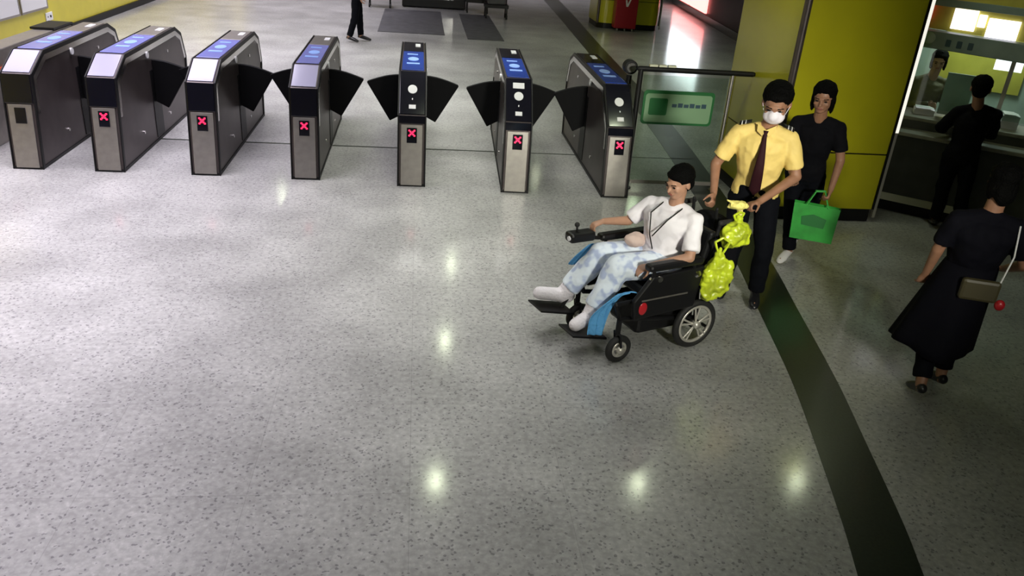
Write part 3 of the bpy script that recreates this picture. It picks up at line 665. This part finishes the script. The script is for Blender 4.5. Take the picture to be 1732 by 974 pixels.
for sg in (-1, 1):
    bm = B(); c = nk+V((0, 0, .02)); prism(bm, [(0, 0), (sg*.065, .035), (sg*.06, -.02), (sg*.02, -.05)], lambda a, b: c+sdv*a+V((0, 0, b))+tfv*(.004-abs(a)*.45), lambda a, b: c+sdv*a+V((0, 0, b))+tfv*(.014-abs(a)*.45)); link('collar', bm, 'yshirt', t)

# cloth in officer's hand
bm = B(); ell(bm, (0, 0, 0), .07, .045, .03); cap(bm, (0, 0, 0), (-.09, .0, .035), .028, .006); cap(bm, (0, 0, 0), (.03, -.01, -.08), .028, .012); cap(bm, (0, 0, 0), (-.07, .01, -.02), .03, .01)
o = blob('cloth', bm, 'yclothm', None, .007, 3, wob=.02, wscale=.03); o.location = (2.24, 5.03, .955); tag(o, 'crumpled pale yellow cloth held in the uniformed person\'s hand', 'cloth')

# --- woman with green bag
loc = (3.40, 6.40, 0)
J = dict(head=(3.27, 6.15, 1.50), sR=(3.19, 6.33, 1.265), sL=(3.46, 6.13, 1.265), eR=(3.12, 6.30, 1.02), wR=(3.14, 6.12, .86), eL=(3.52, 6.10, 1.00), wL=(3.43, 5.98, .78),
         hR=(3.31, 6.40, .80), hL=(3.45, 6.30, .80), kR=(3.31, 6.30, .44), kL=(3.48, 6.32, .45), aR=(3.37, 6.32, .085), aL=(3.56, 6.60, .13), tR=(3.26, 6.22, .035), tL=(3.46, 6.50, .05))
t, j = person('person in black T-shirt carrying a green bag, behind the uniformed person', loc, J,
    dict(face=(-.55, -.8, -.2), torso=(-.55, -.83, 0), skin='skin2', top='bshirt', sleeve=.7, legs='btrouser', shoe='wshoe', shoename='sneaker', hair='bob', hsc=1.15, s=.93, curlL=1.1, palmL=(-.8, .4, 0)))
t = thing('shopping_bag', 'bright green shopping bag held low by the person in black T-shirt', 'bag', (3.36, 5.99, .34), math.radians(-25))
bm = B(); loft(bm, [((0, 0, 0), (.15, 0, 0), (0, .05, 0)), ((0, 0, .01), (.16, 0, 0), (0, .055, 0))], 4); bm.free()
bm = B()
vs = [bm.verts.new(p) for p in [(-.17, -.05, 0), (.17, -.05, 0), (.17, .05, 0), (-.17, .05, 0), (-.19, -.035, .31), (.18, -.03, .30), (.18, .03, .30), (-.19, .035, .31)]]
for fc in ((0, 3, 2, 1), (0, 1, 5, 4), (1, 2, 6, 5), (2, 3, 7, 6), (3, 0, 4, 7)): bm.faces.new([vs[i] for i in fc])
o = link('bag_body', bm, 'greenbag', t); so = o.modifiers.new('s', 'SOLIDIFY'); so.thickness = .004
bm = B(); prism(bm, [(-.10, .13), (.08, .12), (.09, .20), (-.02, .23), (-.11, .20)], lambda a, b: (a, -.052+b*.05-.004, b), lambda a, b: (a, -.052+b*.05, b)); link('print', bm, 'greendark', t)
for sg in (-1, 1):
    bm = B(); tube(bm, [(-.09, sg*.033, .30), (-.04, sg*.015, .42), (.03, sg*.012, .43), (.08, sg*.033, .30)], .006, 8); link('handle', bm, 'greenbag', t)

# --- walking person in black dress
loc = (3.45, 4.22, 0)
J = dict(head=(3.44, 4.16, 1.455), sR=(3.58, 4.08, 1.20), sL=(3.27, 4.21, 1.20), eR=(3.66, 4.02, .98), wR=(3.70, 4.20, .88), eL=(3.24, 4.25, .98), wL=(3.27, 4.33, .78),
         hR=(3.54, 4.18, .76), hL=(3.38, 4.24, .76), kR=(3.56, 4.30, .44), kL=(3.36, 4.18, .42), aR=(3.60, 4.33, .085), aL=(3.33, 4.18, .085), tR=(3.56, 4.44, .035), tL=(3.23, 4.10, .035))
J['tL'] = (3.30, 4.17, .04); J['aL'] = (3.26, 4.03, .11); J['kL'] = (3.33, 4.20, .42); J['aR'] = (3.50, 4.18, .09); J['tR'] = (3.50, 4.33, .035)
t, j = person('person in long black dress seen from behind, walking at the right', loc, J,
    dict(face=(.15, .97, -.1), torso=(.3, .95, 0), skin='skin2', top='dress', topname='dress_top', sleeve=.80, hem=-.05, skirt=(3.38, 4.24, .33), shoe='shoe', hair='bob', hsc=1.0, s=.92, w=1.1, noface=True, legs='btrouser', leglen=.84))
t = thing('shoulder_pouch', 'small dark brown pouch on a pale strap hanging at the black dress', 'pouch', (3.42, 4.02, .74), math.radians(-20))
bm = B(); box(bm, -.11, .11, -.025, .025, 0, .14); link('pouch_body', bm, 'brown', t, bevel=.02)
bm = B(); tube(bm, [(.10, 0, .13), (.13, .02, .30), (.12, .06, .48)], .005, 6); link('strap', bm, 'white', t)
bm = B(); ell(bm, (.13, -.02, .0), .03, .025, .035); link('red_charm', bm, 'red', t, smooth=True)

# --- customer at counter
loc = (5.42, 7.22, 0)
J = dict(head=(5.37, 7.17, 1.46), sR=(5.56, 7.10, 1.24), sL=(5.27, 7.26, 1.22), eR=(5.67, 7.22, 1.02), wR=(5.62, 7.42, 1.04), eL=(5.27, 7.42, 1.02), wL=(5.42, 7.52, 1.05),
         hR=(5.50, 7.18, .78), hL=(5.36, 7.26, .78), kR=(5.53, 7.15, .43), kL=(5.38, 7.27, .43), aR=(5.56, 7.12, .085), aL=(5.40, 7.27, .085), tR=(5.63, 7.24, .035), tL=(5.46, 7.40, .035))
t, j = person('person in all black with a white hair clip standing at the service counter', loc, J,
    dict(face=(.55, .8, -.15), torso=(.5, .86, 0), skin='skin2', top='bshirt', sleeve=1.1, legs='btrouser', shoe='shoe', hair='short', hsc=1.15, s=.93, palmR=(0, 0, -1), palmL=(0, 0, -1), noface=True))
bm = B(); ell(bm, (0, 0, 0), .035, .018, .018); o = link('hair_clip', bm, 'white', t, smooth=True); o.location = j['head']+V((.02, -.055, .09))

# --- staff behind glass
p = V((5.75, 8.55, 0))
J = {k: V(v)+p for k, v in dict(head=(-.02, -.10, 1.52), sR=(-.17, .0, 1.27), sL=(.17, -.02, 1.27), eR=(-.22, -.08, 1.02), wR=(-.12, -.26, 1.06), eL=(.22, -.1, 1.02), wL=(.14, -.28, 1.06),
         hR=(-.09, 0, .82), hL=(.09, 0, .82), kR=(-.1, -.03, .45), kL=(.1, -.03, .45), aR=(-.1, 0, .085), aL=(.1, 0, .085), tR=(-.12, -.14, .035), tL=(.12, -.14, .035)).items()}
person('person in olive jacket with dark hair behind the counter glass', p, J, dict(face=(-.5, -.8, -.3), torso=(-.1, -1, 0), top='olive', sleeve=1.1, legs='btrouser', shoe='shoe', hair='long', s=.95))

# --- distant person, only the legs show
p = V((-1.30, 17.4, 0))
J = {k: V(v)+p for k, v in dict(head=(.03, 0, 1.60), sR=(.04, -.18, 1.38), sL=(.04, .18, 1.38), eR=(.06, -.22, 1.1), wR=(.14, -.2, .88), eL=(.06, .24, 1.1), wL=(.14, .22, .88),
         hR=(.05, -.09, .88), hL=(.05, .09, .88), kR=(.02, -.10, .47), kL=(.10, .10, .47), aR=(-.10, -.12, .085), aL=(.12, .12, .085), tR=(.06, -.17, .035), tL=(.30, .10, .035)).items()}
person('person in black trousers and shoes beyond the gates, cut off by the top edge', p, J, dict(face=(1, 0, 0), torso=(1, 0, 0), top='bshirt', sleeve=.8, legs='btrouser', shoe='shoe', hair='short', s=1.0))

# ---------------------------------------------------------------- wheelchair
WO = (1.85, 4.97, 0); WR = math.radians(202)
t = thing('wheelchair', 'black powered wheelchair with spoked silver rear wheel', 'wheelchair', WO, WR)
def wheel(name, v, u, R, tw, spokes, par):
    # tyre with rim and spokes as sub-parts
    bm = B(); ring_torus(bm, (u, v, R), (0, 1, 0), R-tw, tw, 40, 12); ty = link(name, bm, 'rubber', par, smooth=True)
    bm = B(); sg = 1 if v > 0 else -1; ring_torus(bm, (u, v+sg*tw*.35, R), (0, 1, 0), R-tw*2.1, .012, 36, 8)
    for k in range(spokes):
        a = 2*PI*k/spokes+.3; e = V((math.cos(a), 0, math.sin(a))); c = V((u, v+sg*tw*.5, R)); q = V((-math.sin(a), 0, math.cos(a)))
        for dd in (-.16, .16): tube(bm, [c+e*.02, c+(e+q*dd)*(R-tw*2.1)], .0075, 8)
    cyl(bm, (u, v-sg*.02, R), (u, v+sg*.045, R), .026); link('rim', bm, 'greymetal', ty, smooth=True)
    return ty
for v in (-.27, .27): wheel('rear_wheel', v, 0, .185, .024, 5, t)
for v in (-.25, .25):
    ty = wheel('caster_wheel', v, .62, .10, .024, 4, t)
    bm = B(); tube(bm, [(.62, v+.035, .10), (.64, v+.035, .22), (.64, v-.035, .22), (.62, v-.035, .10)], .009); cyl(bm, (.64, v, .21), (.64, v, .32), .018); link('fork', bm, 'black', t)
bm = B()
for v in (-.22, .22):
    tube(bm, [(-.05, v, .20), (.62, v, .31), (.66, v, .42), (-.02, v, .44), (-.05, v, .20)], .016); tube(bm, [(-.02, v, .40), (-.12, v, .90)], .014)
tube(bm, [(.3, -.22, .26), (.3, .22, .26)], .014); tube(bm, [(0, -.25, .165), (0, .25, .165)], .02); tube(bm, [(-.1, -.22, .8), (-.1, .22, .8)], .012)
link('frame', bm, 'black', t)
bm = B(); box(bm, -.08, .42, -.17, .17, .12, .33); link('battery_box', bm, 'black', t, bevel=.03)
bm = B(); box(bm, -.02, .46, -.23, .23, .43, .50); link('seat', bm, 'black', t, bevel=.025)
bm = B(); prism(bm, [(-.04, .50), (.02, .50), (-.05, .84), (-.11, .84)], lambda a, b: (a, -.22, b), lambda a, b: (a, .22, b)); link('backrest', bm, 'black', t, bevel=.02)
for v in (-.28, .28):
    bm = B(); prism(bm, [(.06, .34), (.56, .32), (.58, .46), (.45, .62), (.02, .64)], lambda a, b: (a, v-.018, b), lambda a, b: (a, v+.018, b)); sp = link('side_panel', bm, 'black', t, bevel=.012)
    if v > 0:
        bm = B(); ell(bm, (.50, v+.018, .40), .034, .008, .045); link('red_reflector', bm, 'red', sp, smooth=True)
        bm = B(); box(bm, .14, .52, v+.018, v+.022, .455, .465); link('silver_line', bm, 'steel', sp)
        bm = B(); cyl(bm, (.40, v+.01, .60), (.40, v+.03, .60), .020); cyl(bm, (.47, v+.01, .61), (.47, v+.026, .61), .010); link('knob', bm, 'chrome', sp)
        bm = B(); cyl(bm, (.08, v+.01, .58), (.08, v+.028, .60), .022); link('knob', bm, 'chrome', sp)
    bm = B(); box(bm, .05, .50, v-.04, v+.04, .66, .71); link('armrest', bm, 'black', t, bevel=.02)
    bm = B(); tube(bm, [(.12, v, .44), (.10, v, .67)], .012); tube(bm, [(.42, v, .44), (.44, v, .67)], .012); link('arm_support', bm, 'black', t)
    bm = B(); cap(bm, (-.12, v*.79, .90), (-.26, v*.79, .90), .020, .018); link('push_handle', bm, 'rubber', t)
bm = B(); tube(bm, [(.50, -.28, .68), (.62, -.28, .70)], .014); cn = link('controller_arm', bm, 'black', t)
bm = B(); box(bm, .56, .76, -.33, -.23, .68, .75); jb = link('joystick_box', bm, 'black', t, bevel=.02)
bm = B(); cyl(bm, (.69, -.28, .75), (.695, -.28, .79), .008); ell(bm, (.695, -.28, .80), .018, .018, .018); link('joystick', bm, 'rubber', jb, smooth=True)
bm = B(); cyl(bm, (.755, -.26, .715), (.768, -.26, .715), .016); link('lamp', bm, 'white', jb)
for v, u1, zz in ((.04, .79, .135), (-.27, .86, .185)):
    bm = B(); tube(bm, [(.60, v if abs(v) > .1 else .14, .42), (u1-.10, v, zz)], .014); link('leg_hanger', bm, 'black', t)
    bm = B(); prism(bm, [(u1-.16, zz-.03), (u1+.12, zz+.04), (u1+.12, zz+.055), (u1-.16, zz-.012)], lambda a, b: (a, v-.10, b), lambda a, b: (a, v+.09, b)); link('footplate', bm, 'black', t, bevel=.004)
bm = B(); tube(bm, [(-.02, .18, .2), (-.2, .18, .08)], .012); tube(bm, [(-.02, -.18, .2), (-.2, -.18, .08)], .012); link('anti_tip_bar', bm, 'black', t)
def wl(u, v, z): c, s = math.cos(WR), math.sin(WR); return V((WO[0]+u*c-v*s, WO[1]+u*s+v*c, z))

# black backpack behind the chair back
t = thing('backpack', 'black backpack hanging behind the wheelchair backrest', 'bag', wl(-.26, 0, .36), WR)
bm = B(); box(bm, -.11, .11, -.19, .19, 0, .46); ell(bm, (0, 0, .44), .11, .19, .08)
blob('backpack_body', bm, 'bshirt', t, .012, 5, wob=.02)
bm = B()
for v in (-.12, .12): tube(bm, [(.08, v, .42), (.10, v, .60)], .012)
link('strap', bm, 'black', t)
# lime bags
def limebag(u, v, z, w, h, rz, lb, seed):
    random.seed(seed); t = thing('plastic_bag', lb, 'plastic bag', wl(u, v, z), rz)
    bm = B(); ell(bm, (0, 0, h*.42), w*.5, w*.34, h*.40)
    for k in range(6):
        a = random.uniform(0, 6.28); ell(bm, (w*.28*math.cos(a), w*.18*math.sin(a), h*random.uniform(.15, .7)), w*.24, w*.2, h*.16)
    cap(bm, (0, 0, h*.7), (0, 0, h*.95), w*.2, w*.09)
    blob('bag_body', bm, 'bag', t, .008, 3, wob=.05, wscale=.05)
    bm = B(); tube(bm, [(-.02, .0, h*.9), (-.05, 0, h*1.08), (0, 0, h*1.16), (.05, 0, h*1.08), (.02, 0, h*.9)], .008, 8); link('bag_loop', bm, 'bag', t)
limebag(-.06, .33, .38, .21, .40, 0, 'yellow-green plastic bag hanging low at the wheelchair back', 3)
limebag(-.22, .27, .73, .24, .22, .5, 'yellow-green plastic bag hanging from the push handle by the officer\'s hand', 5)

# --- seated person
loc = wl(0.1, 0, 0)
J = dict(head=(1.735, 4.88, 1.15), sR=(1.63, 5.08, .935), sL=(1.85, 4.77, .935), eR=(1.50, 5.13, .78), wR=(1.30, 5.05, .80), eL=(1.80, 4.63, .72), wL=(1.56, 4.66, .645),
         hR=(1.66, 5.00, .565), hL=(1.72, 4.84, .565), kR=(1.29, 4.96, .585), kL=(1.36, 4.73, .60), aR=(1.05, 4.98, .26), aL=(1.19, 4.69, .24), tR=(.87, 4.91, .30), tL=(1.09, 4.63, .20))
t, j = person('person in white shirt and pale blue patterned trousers seated in the wheelchair', loc, J,
    dict(face=(-.80, -.45, -.25), torso=(-.93, -.37, 0), skin='skin', top='wshirt', sleeve=.85, hem=.02, loose=.012, legs='floral', waist=.15, legw=1.36, leglen=.80, hsc=1.1, shoe='sock', shoename='bootie', boot=True, hair='short', s=.88, w=1.15,
         handR=(-.9, -.25, -.25), palmR=(0, 0, -1), handL=(-.9, -.1, -.25), palmL=(0, .3, -1), curlR=.7))
L0 = V(loc)
bm = B()
tube(bm, [V(p)-L0 for p in [(1.69, 4.96, 1.0), (1.58, 4.90, .93), (1.57, 4.83, .80), (1.60, 4.82, .70)]], .0045, 6); tube(bm, [V(p)-L0 for p in [(1.79, 4.84, 1.0), (1.66, 4.78, .92), (1.58, 4.80, .80)]], .0045, 6)
link('lanyard', bm, 'black', t)
bm = B(); ell(bm, (0, 0, 0), .085, .055, .045); ell(bm, (.04, .02, .01), .06, .05, .04); o = blob('pouch', bm, 'pouch', None, .008, 3, wob=.02, wscale=.05); o.location = (1.49, 4.88, .735); o.rotation_euler = (0, .2, .4); tag(o, 'pale pinkish pouch lying in the lap of the seated person', 'pouch')
# blue towels hanging by the legs
def towel(pts, w, label):
    bm = B(); n = 9; A = []
    for i, (p, nrm) in enumerate(pts):
        p = V(p); q = V(nrm).normalized()
        A.append([bm.verts.new(p+q*w*(k/(n-1)-.5)+V((.012*math.sin(k*1.9+i), .012*math.cos(k*2.3+i), 0))) for k in range(n)])
    for a, b in zip(A, A[1:]):
        for k in range(n-1): bm.faces.new((a[k], a[k+1], b[k+1], b[k]))
    o = link('towel', bm, 'towel', smooth=True); s = o.modifiers.new('s', 'SOLIDIFY'); s.thickness = .010; sb = o.modifiers.new('b', 'SUBSURF'); sb.levels = 1; sb.render_levels = 2
    tag(o, label, 'towel')
towel([((1.40, 4.54, .50), (-1, 0, 0)), ((1.34, 4.55, .48), (-.8, 0, -.6)), ((1.27, 4.57, .40), (-.7, 0, -.6)), ((1.23, 4.58, .32), (-.9, 0, -.3)), ((1.22, 4.57, .24), (-1, 0, 0)), ((1.21, 4.56, .17), (-1, 0, 0))], .13, 'blue cloth draped beside the near leg of the seated person')
towel([((1.30, 5.13, .60), (-1, 0, 0)), ((1.22, 5.14, .50), (-1, 0, 0)), ((1.16, 5.14, .42), (-1, 0, 0))], .12, 'blue cloth showing beyond the far knee of the seated person')
